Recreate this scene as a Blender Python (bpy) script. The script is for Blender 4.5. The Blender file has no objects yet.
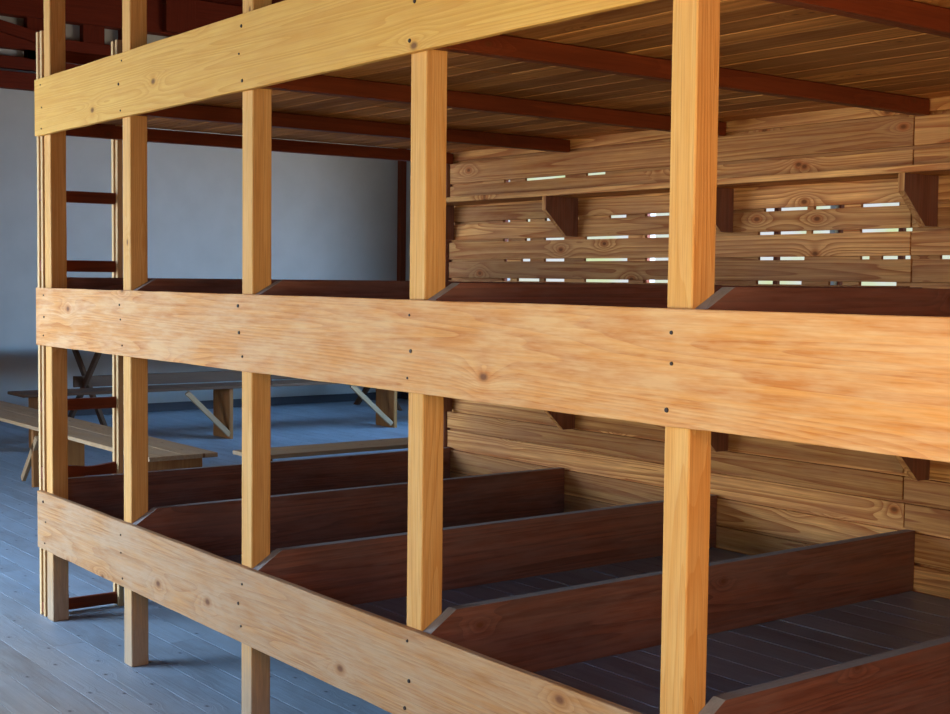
import bpy, bmesh, math, random
from mathutils import Vector, Matrix
random.seed(7)
S = bpy.context.scene
COL = S.collection

# ------------------------------------------------------------------ camera
cam = bpy.data.cameras.new('camera'); co = bpy.data.objects.new('camera', cam); COL.objects.link(co)
Rm = Matrix(((0.6046141, -0.05224335, 0.79480339), (0.7964377, 0.02543548, -0.60418543), (0.01134847, 0.99831041, 0.05698723)))
M4 = Rm.to_4x4(); M4.translation = Vector((0, 0, 1.6)); co.matrix_world = M4
cam.sensor_width = 36; cam.lens = 1354 / 950 * 36; cam.clip_start = 0.05; cam.clip_end = 300
S.camera = co

# ------------------------------------------------------------------ world, light, exposure
w = bpy.data.worlds.new('sky'); S.world = w; w.use_nodes = True
nt = w.node_tree; bg = nt.nodes['Background']
tc = nt.nodes.new('ShaderNodeTexCoord'); nz = nt.nodes.new('ShaderNodeTexNoise'); nz.inputs['Scale'].default_value = 22; nz.inputs['Detail'].default_value = 3
rp = nt.nodes.new('ShaderNodeValToRGB')
rp.color_ramp.elements[0].position = .45; rp.color_ramp.elements[0].color = (.93, .97, 1, 1)
rp.color_ramp.elements[1].position = .62; rp.color_ramp.elements[1].color = (.85, .97, .55, 1)
nt.links.new(tc.outputs['Generated'], nz.inputs['Vector']); nt.links.new(nz.outputs['Fac'], rp.inputs['Fac'])
nt.links.new(rp.outputs['Color'], bg.inputs['Color'])
bg.inputs['Strength'].default_value = 0.8

def area(name, loc, target, sx, sy, power, color, spread=math.pi):
    l = bpy.data.lights.new(name, 'AREA'); l.shape = 'RECTANGLE'; l.size = sx; l.size_y = sy
    l.energy = power; l.color = color; l.spread = spread
    o = bpy.data.objects.new(name, l); COL.objects.link(o); o.location = loc
    o.rotation_euler = (Vector(target) - Vector(loc)).to_track_quat('-Z', 'Y').to_euler()
    return o
BLUE = (.22, .50, 1.0); WARM = (1.0, .70, .42); NEUT = (1.0, .96, .90); COOL = (.86, .93, 1.0)
D = math.radians
# daylight entering by the windows of the front wall: blue sky from above, sunlit yard from below
area('window_light_sky', (-8.6, -2.2, 2.4), (-7.4, 1.8, -1.2), 3.8, 1.1, 280, (.40, .64, 1), D(100))
area('window_fill_yard', (-8.0, -2.2, 1.3), (-5.4, 2.4, 2.3), 3.4, 1.2, 178, (.68, .86, 1.0), D(150))
area('window_fill_yard', (-1.3, -2.2, 1.1), (-1.9, 2.4, 2.3), 2.2, 1.1, 26, (.90, 1, .62), D(75))
area('window_light_sky', (-1.5, -2.2, 2.4), (-2.6, 2.4, .2), 2.2, 1.0, 24, (.2, .5, 1), D(110))  # unseen sky fill, added to blue the sleeping boards and under-bunk floor
# unseen right gable opening placed to light post sides; sun added for floor bounce
area('window_fill_yard', (.6, 1.1, 1.6), (-1.7, 2.3, 1.8), 1.2, 1.3, 19, (1, .58, .36), D(110))
sl = bpy.data.lights.new('sun', 'SUN'); sl.energy = 36; sl.color = (1, .80, .52); sl.angle = D(.6)
so = bpy.data.objects.new('sun', sl); COL.objects.link(so)
so.rotation_euler = Vector((-.66, .12, -.75)).to_track_quat('-Z', 'Y').to_euler()
# the rear windows
area('window_light_sky', (-9.5, 9.9, 2.4), (-14.6, 6.4, -.4), 4.5, 1.2, 100, (.22, .52, 1), D(80))
area('window_fill_yard', (-9.5, 9.9, 1.8), (-14.6, 6.0, 4.2), 4.5, 1.2, 38, (1, .84, .64), D(90))

S.view_settings.view_transform = 'Standard'; S.view_settings.look = 'None'
S.view_settings.gamma = 1; S.view_settings.use_curve_mapping = False
S.view_settings.exposure = 0.0

# ------------------------------------------------------------------ materials
def wood(name, light, mid, dark, worn=None, worn_amt=0.0, rings=16, contrast=.8, knot=.5, knot_col=(.13, .04, .012), rough=.65, bump=.3, spec=.22, fib=.25, tintv=.25, kscale=1.0, floor_light_tint=False, foot=False):
    m = bpy.data.materials.new(name); m.use_nodes = True
    N = m.node_tree.nodes; L = m.node_tree.links
    b = N['Principled BSDF']
    def n(t, **kw):
        x = N.new(t)
        for k, v in kw.items(): setattr(x, k, v)
        return x
    def math_(op, a, c=None, clamp=False):
        x = n('ShaderNodeMath', operation=op, use_clamp=clamp)
        for i, v in enumerate((a, c)):
            if v is None: continue
            if isinstance(v, (int, float)): x.inputs[i].default_value = v
            else: L.new(v, x.inputs[i])
        return x.outputs[0]
    def vmul(vec, s):
        x = n('ShaderNodeVectorMath', operation='MULTIPLY'); L.new(vec, x.inputs[0]); x.inputs[1].default_value = s
        return x.outputs[0]
    def noise(vec, scale, detail, rgh=.5):
        x = n('ShaderNodeTexNoise'); L.new(vec, x.inputs['Vector']); x.inputs['Scale'].default_value = scale
        x.inputs['Detail'].default_value = detail; x.inputs['Roughness'].default_value = rgh
        return x.outputs['Fac']
    def mrange(v, a, c, d=0., e=1.):
        x = n('ShaderNodeMapRange'); L.new(v, x.inputs[0])
        x.inputs[1].default_value = a; x.inputs[2].default_value = c; x.inputs[3].default_value = d; x.inputs[4].default_value = e
        return x.outputs[0]
    def mix(f, a, c, blend='MIX'):
        x = n('ShaderNodeMix', data_type='RGBA', blend_type=blend)
        if isinstance(f, (int, float)): x.inputs[0].default_value = f
        else: L.new(f, x.inputs[0])
        for i, v in ((6, a), (7, c)):
            if isinstance(v, tuple): x.inputs[i].default_value = (*v, 1)
            else: L.new(v, x.inputs[i])
        return x.outputs[2]
    at = n('ShaderNodeAttribute'); at.attribute_name = 'gco'; V = at.outputs['Vector']
    base_n = noise(vmul(V, (.26, 8.5, 8.5)), 1.0, 1.5, .4)
    # knots
    vo = n('ShaderNodeTexVoronoi', voronoi_dimensions='2D'); vo.inputs['Scale'].default_value = 1.0
    L.new(vmul(V, (3.0 * kscale, 5.0 * kscale, .5)), vo.inputs['Vector'])
    kd = vo.outputs['Distance']
    sc = n('ShaderNodeSeparateColor'); L.new(vo.outputs['Color'], sc.inputs[0])
    on = math_('LESS_THAN', sc.outputs[0], knot)
    halo = math_('MULTIPLY', math_('POWER', mrange(kd, .42, .0), 3.0), on)
    core = math_('MULTIPLY', mrange(kd, .05, .02), on)
    ringv = math_('ADD', math_('MULTIPLY', base_n, float(rings)), math_('MULTIPLY', halo, 4.0))
    fr = math_('FRACT', ringv)
    late = mrange(fr, .35, .97)
    edge = mrange(fr, 1.0, .97)
    late = math_('MULTIPLY', late, edge)
    fibre = noise(vmul(V, (5, 240, 240)), 1.0, 3.0, .6)
    fine = noise(vmul(V, (9, 90, 90)), 1.0, 3.0, .6)
    streak = noise(vmul(V, (1.6, 55, 55)), 1.0, 3.0, .65)
    tint = noise(vmul(V, (.35, .6, .6)), 1.0, 0.0)
    blotch = noise(vmul(V, (3, 9, 9)), 1.0, 4.0, .6)
    col = mix(math_('MULTIPLY', late, contrast), light, mid)
    col = mix(mrange(blotch, .35, .75, 0, .5), col, mid)
    col = mix(mrange(streak, .42, .72, 0, contrast * .7), col, mid)
    col = mix(math_('MULTIPLY', mrange(fibre, .45, .75), fib), col, dark)
    col = mix(math_('MULTIPLY', mrange(tint, .35, .68), tintv), col, dark)
    if worn:
        wn = math_('MULTIPLY', mrange(math_('ADD', math_('MULTIPLY', blotch, .6), math_('MULTIPLY', fine, .4)), .40, .60), worn_amt)
        col = mix(wn, col, worn)
    col = mix(math_('MULTIPLY', mrange(kd, .09, .05), math_('MULTIPLY', on, .55)), col, mid)
    col = mix(math_('MULTIPLY', core, .85), col, knot_col)
    L.new(col, b.inputs['Base Color'])
    L.new(mrange(fine, .3, .7, rough - .08, rough + .12), b.inputs['Roughness'])
    b.inputs['Specular IOR Level'].default_value = spec
    bp = n('ShaderNodeBump'); bp.inputs['Strength'].default_value = bump; bp.inputs['Distance'].default_value = .003
    L.new(math_('ADD', math_('MULTIPLY', fibre, .7), math_('MULTIPLY', late, .5)), bp.inputs['Height'])
    L.new(bp.outputs[0], b.inputs['Normal'])
    if foot:
        tcf = n('ShaderNodeTexCoord'); sf = n('ShaderNodeSeparateXYZ'); L.new(tcf.outputs['Object'], sf.inputs[0])
        zz = math_('ADD', sf.outputs[2], math_('MULTIPLY', fine, .5))
        L.new(mix(mrange(zz, .75, .35, 0, .7), col, mix(fine, (.20, .13, .08), (.46, .38, .30))), b.inputs['Base Color'])
    if floor_light_tint:  # blue skylight and warm near light painted into the floor colour by depth
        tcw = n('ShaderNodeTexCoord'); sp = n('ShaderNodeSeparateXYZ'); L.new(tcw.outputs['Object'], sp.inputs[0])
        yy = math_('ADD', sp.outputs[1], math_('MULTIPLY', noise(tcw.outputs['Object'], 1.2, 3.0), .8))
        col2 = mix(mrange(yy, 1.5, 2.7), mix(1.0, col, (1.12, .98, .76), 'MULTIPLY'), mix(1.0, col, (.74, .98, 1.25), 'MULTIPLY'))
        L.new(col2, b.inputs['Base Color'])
    return m

def plain(name, c, rough=.6, metal=0., c2=None, scale=8.):
    m = bpy.data.materials.new(name); m.use_nodes = True; N = m.node_tree.nodes; L = m.node_tree.links
    b = N['Principled BSDF']; b.inputs['Roughness'].default_value = rough; b.inputs['Metallic'].default_value = metal
    t = N.new('ShaderNodeTexCoord'); z = N.new('ShaderNodeTexNoise'); z.inputs['Scale'].default_value = scale; z.inputs['Detail'].default_value = 4
    L.new(t.outputs['Object'], z.inputs['Vector'])
    r = N.new('ShaderNodeValToRGB'); r.color_ramp.elements[0].color = (*c, 1); r.color_ramp.elements[1].color = (*(c2 or tuple(v * .85 for v in c)), 1)
    r.color_ramp.elements[0].position = .35; r.color_ramp.elements[1].position = .7
    L.new(z.outputs['Fac'], r.inputs['Fac']); L.new(r.outputs['Color'], b.inputs['Base Color'])
    return m

MAT = dict(
    post=wood('pine_post', (.76, .42, .14), (.64, .28, .06), (.36, .12, .025), rings=34, contrast=.6, knot=.12, fib=.45, bump=.35, foot=True),
    rail_top=wood('pine_rail_yellow', (.76, .42, .10), (.62, .28, .05), (.34, .12, .03), rings=26, contrast=.7, knot=.35, fib=.15, tintv=.1, kscale=.7),
    rail_mid=wood('pine_rail_orange', (.72, .32, .085), (.50, .15, .024), (.22, .06, .016), worn=(.76, .50, .27), worn_amt=.55, rings=26, contrast=.8, knot=.35, fib=.25, tintv=.1, kscale=.7),
    rail_low=wood('pine_rail_worn', (.52, .25, .09), (.34, .13, .038), (.16, .06, .02), worn=(.48, .31, .18), worn_amt=.7, rings=20, contrast=.7, knot=.35, fib=.35, tintv=.1, bump=.4, kscale=.7),
    wall=wood('weathered_plank', (.92, .44, .14), (.36, .075, .013), (.11, .028, .008), worn=(.62, .36, .18), worn_amt=.2, rings=15, rough=.8, spec=.12, contrast=.85, knot=.5, fib=.4, tintv=.6, kscale=.8),
    dark=wood('dark_stained_board', (.30, .10, .055), (.15, .048, .028), (.05, .018, .012), worn=(.34, .20, .16), worn_amt=.3, rings=18, contrast=.9, knot=.35, rough=.42, spec=.5, fib=.4),
    edge=wood('worn_grey_edge', (.34, .29, .26), (.22, .18, .16), (.12, .09, .08), rings=10, contrast=.5, knot=0, rough=.5),
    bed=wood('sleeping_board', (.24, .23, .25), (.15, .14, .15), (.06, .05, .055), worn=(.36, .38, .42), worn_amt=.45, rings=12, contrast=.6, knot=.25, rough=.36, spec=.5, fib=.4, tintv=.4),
    under=wood('rough_ceiling_board', (.84, .37, .11), (.50, .17, .035), (.14, .035, .010), rings=12, contrast=.9, knot=.3, fib=.4, tintv=.6),
    joist=wood('red_brown_joist', (.24, .05, .015), (.15, .03, .010), (.06, .014, .006), rings=12, contrast=.6, knot=.35, rough=.45, fib=.3),
    roof=wood('roof_timber', (.17, .024, .009), (.11, .015, .006), (.045, .008, .004), rings=10, contrast=.5, knot=.2, rough=.6, spec=.1, fib=.3),
    bench=wood('bench_board', (.58, .34, .16), (.40, .20, .08), (.16, .09, .05), worn=(.44, .31, .20), worn_amt=.5, rings=12, contrast=.6, knot=.3, fib=.3),
    bench_leg=wood('bench_leg_board', (.50, .21, .06), (.32, .11, .03), (.16, .05, .015), rings=12, contrast=.6, knot=.2, fib=.3),
    table=wood('grey_brown_table_board', (.17, .085, .045), (.12, .055, .028), (.06, .028, .015), rings=12, contrast=.6, knot=.2, fib=.3),
    floor=wood('floor_board', (.42, .37, .33), (.30, .25, .22), (.14, .10, .08), worn=(.50, .47, .44), worn_amt=.5, rings=14, contrast=.5, knot=.6, knot_col=(.05, .04, .04), rough=.45, spec=.4, fib=.25, tintv=.35, kscale=1.3, floor_light_tint=True),
    plaster=plain('grey_plaster', (.52, .50, .45), .8, c2=(.48, .46, .41), scale=3),
    nail=plain('rusty_nail', (.03, .015, .01), .5, .6, scale=40),
    skirting=plain('dark_skirting', (.05, .045, .05), .6, scale=5),
    ladder=wood('pale_ladder_stile', (.72, .46, .22), (.58, .33, .13), (.34, .16, .06), rings=16, contrast=.4, knot=0, fib=.3),
)

# ------------------------------------------------------------------ geometry helpers
class MB:
    def __init__(s):
        s.v = []; s.g = []; s.f = []; s.mi = []
    def beam(s, p0, p1, wv, tv, ch=.003, seg=None, jit=.0, mi=0, off=None):
        """board from p0 to p1 (centre line); wv = width vector (full), tv = thickness vector (full)"""
        p0 = Vector(p0); p1 = Vector(p1); wv = Vector(wv); tv = Vector(tv)
        Lg = (p1 - p0).length; W = wv.length; T = tv.length; wn = wv / W; tn = tv / T; an = (p1 - p0) / Lg
        ch = min(ch, W * .3, T * .3)
        n = seg or max(1, int(Lg / .25))
        if off is None: off = (random.uniform(0, 500), random.uniform(0, 500), random.uniform(0, 500))
        prof = [(-W/2+ch, -T/2), (W/2-ch, -T/2), (W/2, -T/2+ch), (W/2, T/2-ch), (W/2-ch, T/2), (-W/2+ch, T/2), (-W/2, T/2-ch), (-W/2, -T/2+ch)]
        b = len(s.v)
        stations = [(0, ch)] + [(Lg * i / n, 0) for i in range(0, n + 1)] + [(Lg, ch)]
        stations[1] = (ch, 0); stations[-2] = (Lg - ch, 0)
        for i, (a, inset) in enumerate(stations):
            jw0 = random.uniform(-jit, jit); jw1 = random.uniform(-jit, jit); jt = random.uniform(-jit, jit) * .4
            if i in (0, 1) or i >= len(stations) - 2: jw0 = jw1 = jt = 0
            for (pw, pt) in prof:
                k = (1 - 2 * inset / W) if inset else 1; kt = (1 - 2 * inset / T) if inset else 1
                q = pw * k + (jw1 if pw > 0 else jw0); r = pt * kt + jt
                s.v.append(p0 + an * a + wn * q + tn * r)
                s.g.append((a + off[0], q + off[1], r + off[2]))
        m = len(stations)
        for i in range(m - 1):
            for j in range(8):
                k = (j + 1) % 8
                s.f.append((b + i*8 + j, b + i*8 + k, b + (i+1)*8 + k, b + (i+1)*8 + j)); s.mi.append(mi)
        s.f.append(tuple(b + j for j in reversed(range(8)))); s.mi.append(mi)
        s.f.append(tuple(b + (m-1)*8 + j for j in range(8))); s.mi.append(mi)
    def box(s, x0, x1, y0, y1, z0, z1, **kw):
        """axis-aligned board, grain along its longest side (or kw axis)"""
        d = {'x': x1-x0, 'y': y1-y0, 'z': z1-z0}; ax = kw.pop('axis', None) or max(d, key=d.get)
        c = Vector(((x0+x1)/2, (y0+y1)/2, (z0+z1)/2)); e = {'x': Vector((1,0,0)), 'y': Vector((0,1,0)), 'z': Vector((0,0,1))}
        oth = sorted([k for k in 'xyz' if k != ax], key=lambda k: -d[k])
        s.beam(c - e[ax]*d[ax]/2, c + e[ax]*d[ax]/2, e[oth[0]]*d[oth[0]], e[oth[1]]*d[oth[1]], **kw)
    def prism(s, pts, ax, t0, t1, mis=None, off=None, along=0):
        """polygon pts (2-D in the plane normal to ax), extruded t0..t1 along ax; mis = material per side"""
        if off is None: off = (random.uniform(0, 500), random.uniform(0, 500), random.uniform(0, 500))
        b = len(s.v); n = len(pts)
        for t in (t0, t1):
            for (u, v) in pts:
                if ax == 'x': p = Vector((t, u, v))
                elif ax == 'y': p = Vector((u, t, v))
                else: p = Vector((u, v, t))
                s.v.append(p)
                a, c = (u, v) if along == 0 else (v, u)
                s.g.append((a + off[0], c + off[1], t + off[2]))
        s.f.append(tuple(b + i for i in range(n))); s.mi.append(0)
        s.f.append(tuple(b + n + i for i in reversed(range(n)))); s.mi.append(0)
        for i in range(n):
            k = (i + 1) % n
            s.f.append((b + i, b + n + i, b + n + k, b + k)); s.mi.append(mis[i] if mis else 0)
    def build(s, name, mats, parent=None, kind=None, loc=None):
        me = bpy.data.meshes.new(name)
        me.from_pydata([tuple(p) for p in s.v], [], s.f)
        a = me.attributes.new('gco', 'FLOAT_VECTOR', 'POINT')
        a.data.foreach_set('vector', [c for g in s.g for c in g])
        for m in (mats if isinstance(mats, (list, tuple)) else [mats]): me.materials.append(m)
        for p, i in zip(me.polygons, s.mi): p.material_index = i
        bm = bmesh.new(); bm.from_mesh(me); bmesh.ops.recalc_face_normals(bm, faces=bm.faces); bm.to_mesh(me); bm.free()
        o = bpy.data.objects.new(name, me); COL.objects.link(o)
        if parent:
            o.parent = parent; o.matrix_parent_inverse = Matrix.Translation(-world_loc(parent))
        if kind: o['kind'] = kind
        return o
def world_loc(o):
    v = o.location.copy()
    while o.parent:
        o = o.parent
        if o.type == 'EMPTY': v = v + o.location
    return v
def thing(name, loc, label, cat, group=None):
    o = bpy.data.objects.new(name, None); COL.objects.link(o); o.location = loc; o.empty_display_size = .1
    o['label'] = label; o['category'] = cat
    if group: o['group'] = group
    return o
def nail(x, y, z, parent, r=.0042):
    me = bpy.data.meshes.new('nail'); bm = bmesh.new()
    bmesh.ops.create_cone(bm, cap_ends=True, segments=10, radius1=r, radius2=r*.8, depth=.004, matrix=Matrix.Translation((x, y - .001, z)) @ Matrix.Rotation(math.pi/2, 4, 'X'))
    bm.to_mesh(me); bm.free(); me.materials.append(MAT['nail'])
    o = bpy.data.objects.new('nail', me); COL.objects.link(o); o.parent = parent
    o.matrix_parent_inverse = Matrix.Translation(-parent_off(parent))
    return o
def parent_off(p):
    # mesh parts keep world coordinates in their mesh; the chain's net translation is zero for them
    return Vector((0, 0, 0)) if p.type == 'MESH' else world_loc(p)

# ------------------------------------------------------------------ the room
XL, XR, YF, YB, ZC = -15.0, 1.2, -2.45, 10.17, 4.85
f = MB()
y = YF; pw = .145
while y < YB - .01:
    y1 = min(y + pw, YB)
    xs = [XL]
    x = XL + random.uniform(1.5, 4)
    while x < XR - 1: xs.append(x); x += random.uniform(3.2, 4.6)
    xs.append(XR)
    for a, c in zip(xs, xs[1:]): f.box(a + .001, c - .001, y + .001, y1 - .001, -.03, 0, seg=1, ch=.0004)
    y += pw
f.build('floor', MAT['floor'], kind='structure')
g = MB(); g.box(XL - .2, XR + .2, YF - .2, YB + .2, -.16, -.03, seg=1); g.build('floor_base', MAT['skirting'], kind='structure')

def slab(name, boxes, mat):
    m = MB()
    for b in boxes: m.box(*b, seg=1, ch=.001)
    return m.build(name, mat, kind='structure')
slab('wall_left', [(XL - .2, XL, YF - .2, YB + .2, 0, ZC)], MAT['plaster'])
# rear wall with its row of windows
win = [(-12.9, -10.52), (-10.46, -9.42), (-9.36, -8.0), (-7.94, -6.6), (-6.54, -4.2)]
WZ0, WZ1 = 1.35, 3.0
bx = [(XL, XR + .2, YB, YB + .2, 0, WZ0), (XL, XR + .2, YB, YB + .2, WZ1, ZC)]
xs = [XL] + [v for a in win for v in a] + [XR + .2]
for i in range(0, len(xs), 2): bx.append((xs[i], xs[i+1], YB, YB + .2, WZ0, WZ1))
slab('wall_rear', bx, MAT['plaster'])
# front wall with openings
op = [(-10.6, -6.3), (-2.5, -.1)]
bx = [(XL, XR + .2, YF - .2, YF, 0, .8), (XL, XR + .2, YF - .2, YF, 2.9, ZC)]
xs = [XL] + [v for a in op for v in a] + [XR + .2]
for i in range(0, len(xs), 2): bx.append((xs[i], xs[i+1], YF - .2, YF, .8, 2.9))
slab('wall_front', bx, MAT['under'])
slab('wall_right', [(XR, XR + .2, YF, YB, 0, .9), (XR, XR + .2, YF, YB, 2.6, ZC), (XR, XR + .2, YF, .1, .9, 2.6), (XR, XR + .2, 1.7, YB, .9, 2.6)], MAT['under'])
m = MB(); y = YF - .2
while y < YB + .2:
    m.box(XL - .2, XR + .2, y, y + .155, ZC, ZC + .03, seg=1); y += .16
m.box(XL - .2, XR + .2, YF - .2, YB + .2, ZC + .03, ZC + .1, seg=1)
m.build('ceiling', MAT['roof'], kind='structure')
for i, (a, c) in enumerate(win):
    m = MB(); yy0, yy1 = YB + .05, YB + .1; t = .025
    m.box(a, a + t, yy0, yy1, WZ0, WZ1); m.box(c - t, c, yy0, yy1, WZ0, WZ1)
    m.box(a, c, yy0, yy1, WZ0, WZ0 + t); m.box(a, c, yy0, yy1, WZ1 - t, WZ1)
    if c - a > 1: m.box((a + c)/2 - .025, (a + c)/2 + .025, yy0, yy1, WZ0, WZ1)
    m.build('window_%d' % (i + 1), MAT['joist'], kind='structure')
m = MB(); m.box(XL, XL + .025, YF, YB, 0, .1, seg=1); m.build('baseboard_left', MAT['skirting'], kind='structure')
m = MB(); m.box(XL + .025, XR, YB - .025, YB, 0, .1, seg=1); m.build('baseboard_rear', MAT['skirting'], kind='structure')
m = MB(); m.box(XL, XL + .08, YB - .09, YB, 0.1, 3.62, seg=1); m.build('trim_1', MAT['joist'], kind='structure')

# timber lattice over the gable end
X0 = XL + .02
def truss(name, parts):
    m = MB()
    for p in parts: m.box(*p[:6], seg=2)
    return m
m = truss('', [(X0, X0 + .12, YF, YB, 3.62, 3.80), (X0, X0 + .10, YF, YB, 3.835, 3.965), (X0, X0 + .12, YF, YB, 4.05, 4.205), (X0, X0 + .16, YF, YB, 4.40, 4.84)])
for (a, c) in ((1.5, 1.8), (3.2, 3.5), (5.12, 5.55), (5.75, 6.0), (6.2, 6.5), (6.85, 7.2), (8.3, 8.6)):
    m.box(X0, X0 + .11, a, c, 3.95, 4.43, seg=1)
m.box(X0, X0 + .11, 5.12, YB, 3.95, 4.07, seg=1)
m.beam((X0 + .15, 4.3, 4.37), (X0 + .15, 5.35, 4.16), (0, .025, .12), (.05, 0, 0), seg=1)
m.box(X0 + .1, X0 + .25, 6.68, 7.05, 4.42, 4.84, seg=1)
m.build('trim_2', MAT['roof'], kind='structure')

# plank partition behind the bunks
YW = 4.49; TW = .025
import_px = None
def x_at(px, z, yv=YW):
    # x on the plane y = yv seen at image column px (solve with the camera rotation above)
    # column equation: q.x / -q.z = (px-475)/1354 with q = R^T (p - cam)
    k = (px - 475) / 1354.0
    a = Vector(Rm.col[0]) + k * Vector(Rm.col[2])
    # a . (x, yv, z-1.6) = 0
    return -(a[1] * yv + a[2] * (z - 1.6)) / a[0]
seams = [0.0, .105, .21, .315, .42, .522, .648, .757, .862, .965, 1.07, 1.175, 1.28, 1.385, 1.495, 1.602, 1.705, 1.812, 1.912, 2.005, 2.125, 2.25, 2.37, 2.49, 2.61, 2.73]
openpx = {2.125: [(501, 507), (522, 562), (583, 602)],
          1.912: [(500, 507), (523, 527), (542, 549), (606, 623), (642, 700), (761, 804), (811, 841), (858, 897)],
          1.812: [(500, 505), (522, 527), (541, 561), (582, 625), (642, 700), (755, 803), (808, 840), (857, 909)],
          1.705: [(501, 504), (518, 527), (541, 561), (581, 624), (642, 700), (755, 801), (857, 866), (878, 907), (937, 960)],
          1.602: [(499, 507), (514, 536), (541, 561), (581, 625), (640, 700), (753, 798), (825, 839), (856, 893)]}
m = MB(); XJ = -3.15; XE = -.6; XS = -6.165
for i in range(len(seams) - 1):
    z0, z1 = seams[i] + .007, seams[i+1] - .007
    j = XJ if (i % 3) else XJ + .008
    dy = random.uniform(0, .004)
    m.box(XS + random.uniform(-.004, .004), j - .003, YW + dy, YW + TW + dy, z0, z1, jit=.0012, ch=.0015)
    dy = random.uniform(0, .004)
    m.box(j + .003, XE, YW + dy, YW + TW + dy, z0, z1, jit=.0012, ch=.0015)
for z in seams[1:-1]:
    ops = [(x_at(a, z), x_at(c, z)) for a, c in openpx.get(z, [])]
    x = XS
    for a, c in ops + [(XE, XE)]:
        if a - x > .005: m.box(x, a, YW + .021, YW + TW + .010, z - .0095, z + .0095, seg=1, ch=.0005)
        x = c
m.build('wall_back', MAT['wall'], kind='structure')
m = MB(); m.box(XS - .035, XS, YW - .02, YW + .05, 0, 2.73); m.build('trim_3', MAT['dark'], kind='structure')

# ------------------------------------------------------------------ the three-tier bunk
PX = [-6.16, -5.262, -4.228, -3.205, -2.175]         # left sides of the posts
PW = .077; PY0, PY1 = 2.196, 2.270; RY0, RY1 = 2.171, 2.195
bunk = thing('bunk_bed', (-4.2, 3.3, 0), 'long three-tier pine bunk frame with yellow front rails and dark stained compartment boards', 'bunk bed')
for x in PX:
    m = MB(); m.box(x, x + PW, PY0, PY1, 0, 3.35, jit=.0012, ch=.003); m.build('post', MAT['post'], bunk)
XR0, XR1 = -6.215, -.6
rails = []
for (z0, z1, mt, lab) in ((.331, .597, 'rail_low', 'worn greyish bottom rail'), (1.277, 1.541, 'rail_mid', 'bleached to orange middle rail'), (2.234, 2.490, 'rail_top', 'yellow top rail')):
    m = MB(); m.box(XR0, XR1, RY0, RY1, z0, z1, jit=.0012, ch=.002, seg=40)
    r = m.build('front_rail', MAT[mt], bunk); r['label'] = lab; rails.append(r)
    for i, x in enumerate(PX):
        for k in (.16, .5, .82):
            nail(x + PW/2 + random.uniform(-.018, .018), RY0, z0 + (z1 - z0) * (k + random.uniform(-.06, .06)), r, random.choice((.004, .005, .0065)))
DT = .03
def divider(x0, x1, zb, zt, zr, yst=2.197, chamfer=True):
    m = MB(); ye = YW - .001
    if chamfer:
        pts = [(yst, zb), (ye, zb), (ye, zt), (yst + .095, zt), (yst, zr)]; mis = [0, 0, 1, 1, 0]
    else:
        pts = [(yst, zb), (ye, zb), (ye, zt), (yst, zt)]; mis = [0, 0, 1, 0]
    m.prism(pts, 'x', x0, x1, mis)
    return m.build('divider_board', [MAT['dark'], MAT['edge']], bunk)
for (zp, zr) in ((.42, .592), (1.382, 1.537)):
    zt = zp + (.233 if zp < 1 else .208)
    divider(-6.158, -6.125, zp - .08, zt, zr, yst=2.272, chamfer=False)
    for x in PX[1:]:
        divider(x + PW + .001, x + PW + .001 + DT + .008, zp - .0, zt, zr)
    # low board nailed along the back wall over the sleeping boards
    m = MB(); m.box(-6.1, XE, YW - .022, YW - .001, zp, zp + .1, seg=8); 
# sleeping boards and the joists beneath them
for zp in (.42, 1.382, 2.325):
    m = MB(); y = PY1 + .004
    while y < YW - .02:
        wdt = random.choice((.115, .13, .145)); y1 = min(y + wdt, YW - .003)
        x = -6.12
        for xe in ((-3.66, XE) if random.random() < .5 else (-4.7, XE)):
            m.box(x + .001, xe - .001, y, y1 - (.004 if zp > 2 else .003), zp - .022 + random.uniform(-.0, .002), zp + random.uniform(-.002, .0), jit=.0012, ch=.002, seg=16)
            x = xe
        y = y1
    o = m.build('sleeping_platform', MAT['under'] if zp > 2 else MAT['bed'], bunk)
    for i, x in enumerate(PX):
        a, c = (x + .002, x + .04) if i == 0 else (x + PW + .002, x + PW + .05)
        m = MB(); m.box(a, c, (PY1 + .002) if i == 0 else (RY1 + .002), YW - .004, zp - .084, zp - .024, jit=.001)
        m.build('joist', MAT['joist'], bunk)

# ------------------------------------------------------------------ shelves on the partition
for zs, lab in ((2.01, 'long wooden wall shelf on plank brackets above the middle bunk tier'), (1.05, 'lower wall shelf whose dark bracket tips show just under the middle front rail')):
    sh = thing('wall_shelf', (-3.4, YW, zs), lab, 'shelf')
    m = MB(); m.box(-6.13, XE, YW - .225, YW - .002, zs, zs + .026, jit=.001); m.build('shelf_board', MAT['wall'], sh)
    for x in (-6.14, -5.10, -4.08, -3.06):
        m = MB(); ys = YW - .002
        m.prism([(ys, zs), (ys - .21, zs), (ys - .21, zs - .065), (ys - .075, zs - .19), (ys, zs - .19)], 'x', x, x + .028, [0, 1, 1, 0, 0], along=1)
        m.build('bracket', [MAT['dark'], MAT['wall']], sh)

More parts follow.
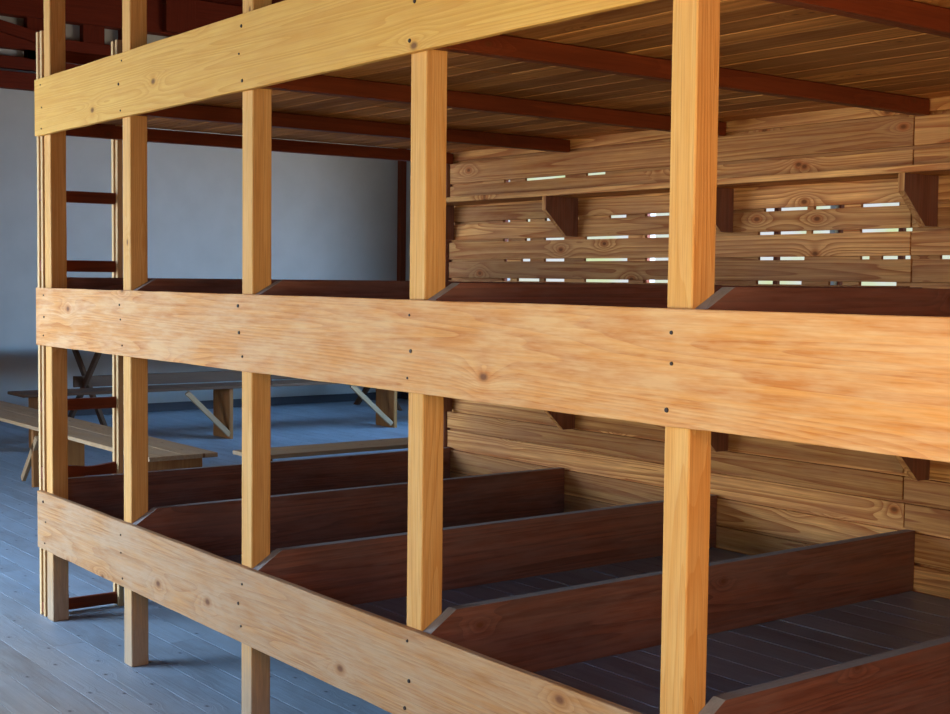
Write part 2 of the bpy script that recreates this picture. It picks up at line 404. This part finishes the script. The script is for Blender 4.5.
# ------------------------------------------------------------------ ladder on the bunk's end
lad = thing('ladder', (-6.235, 2.39, 0), 'narrow wooden ladder of paired slats standing at the left end of the bunk', 'ladder')
for (ya, yb) in ((2.199, 2.245), (2.560, 2.586)):
    for (xa, xb) in ((-6.270, -6.246), (-6.220, -6.196)):
        m = MB(); m.box(xa, xb, ya, yb, 0, 2.716, jit=.0006, ch=.0015); m.build('stile', MAT['ladder'], lad)
for i, z in enumerate((.037, .36, .675, .99, 1.315, 1.643, 1.967, 2.29, 2.613)):
    m = MB()
    if abs(z - .675) < .01:      # the rung worn hollow
        n = 12; pts = []
        for k in range(n + 1):
            t = k / n; pts.append((2.200 + .3855 * t, z - .03))
        top = []
        for k in range(n + 1):
            t = k / n; top.append((2.200 + .3855 * t, z + .028 - .014 * math.exp(-((t - .62) / .22) ** 2)))
        m.prism(pts + top[::-1], 'x', -6.2445, -6.2215)
    else:
        m.box(-6.2445, -6.2215, 2.200, 2.5855, z - .027, z + .027)
    m.build('rung', MAT['joist'], lad)

# ------------------------------------------------------------------ benches and the trestle table
def bench(label, axis, a0, a1, b0, b1, zt, legs, mats, braces=()):
    """axis 'x' or 'y': direction of its length; a = extent along, b = across"""
    def P(a, b, z): return (a, b, z) if axis == 'x' else (b, a, z)
    c = P((a0 + a1)/2, (b0 + b1)/2, 0)
    t = thing('bench', c, label, 'bench', None)
    m = MB(); th = .028
    def bxx(m, A0, A1, B0, B1, z0, z1, **kw):
        p = P(A0, B0, z0); q = P(A1, B1, z1); m.box(min(p[0], q[0]), max(p[0], q[0]), min(p[1], q[1]), max(p[1], q[1]), z0, z1, **kw)
    bm_ = (b0 + b1)/2
    bxx(m, a0, a1, b0, bm_ - .001, zt - th, zt, jit=.001); bxx(m, a0, a1, bm_ + .001, b1, zt - th, zt, jit=.001)
    m.build('bench_top', mats[0], t)
    for la in legs:
        m = MB(); bxx(m, la - .02, la + .02, b0 + .035, b1 - .035, 0, zt - th - .001, axis='z', seg=1)
        m.build('leg', mats[1], t)
    for (l0, l1, z0, z1) in braces:
        m = MB(); w = (0, .06, 0) if axis == 'x' else (.06, 0, 0)
        d = Vector(P(l1 - l0, 0, z1 - z0)).normalized(); nrm = d.cross(Vector(w)).normalized() * .05
        bb = b0 + .05 if axis == 'x' else b1 - .05
        m.beam(P(l0, bb, z0), P(l1, bb, z1), Vector(w) * .5, nrm, seg=1)
        m.build('brace', MAT['bench'], t)
    return t
bench('long low bench with pale worn top, standing lengthwise beyond the ladder', 'x', -13.2, -7.87, 3.45, 3.92, .475, (-8.04, -10.08, -12.6), (MAT['bench'], MAT['bench_leg']), ((-10.0, -10.33, .38, .03),))
bench('grey-brown bench in front of the trestle table, with diagonal braces to its board legs', 'y', 4.08, 9.6, -12.45, -12.02, .53, (4.28, 6.15, 8.1), (MAT['table'], MAT['bench_leg']), ((5.68, 6.14, .48, .04), (7.55, 8.06, .48, .04)))
bench('dark bench standing close behind the end board of the lowest bunk', 'y', 4.14, 7.2, -8.1, -7.75, .45, (4.25, 6.9), (MAT['bench'], MAT['bench_leg']))
tt = thing('trestle_table', (-14.1, 7.4, 0), 'long trestle table on crossed legs along the grey gable wall', 'table')
m = MB()
for k in range(5): m.box(-14.6 + .2*k, -14.402 + .2*k, 5.1, 9.6, .84, .87)
m.build('table_top', MAT['table'], tt)
for yy in (5.47, 9.2):
    for s_, dy in ((1, -.022), (-1, .022)):
        m = MB(); m.beam((-14.1 - .45*s_, yy + dy, .0), (-14.1 + .45*s_, yy + dy, .84), (.10, 0, .0), (0, .04, 0), seg=1); m.build('leg', MAT['table'], tt)
m = MB(); m.box(-14.13, -14.09, 5.33, 9.3, .40, .52); m.build('stretcher', MAT['table'], tt)
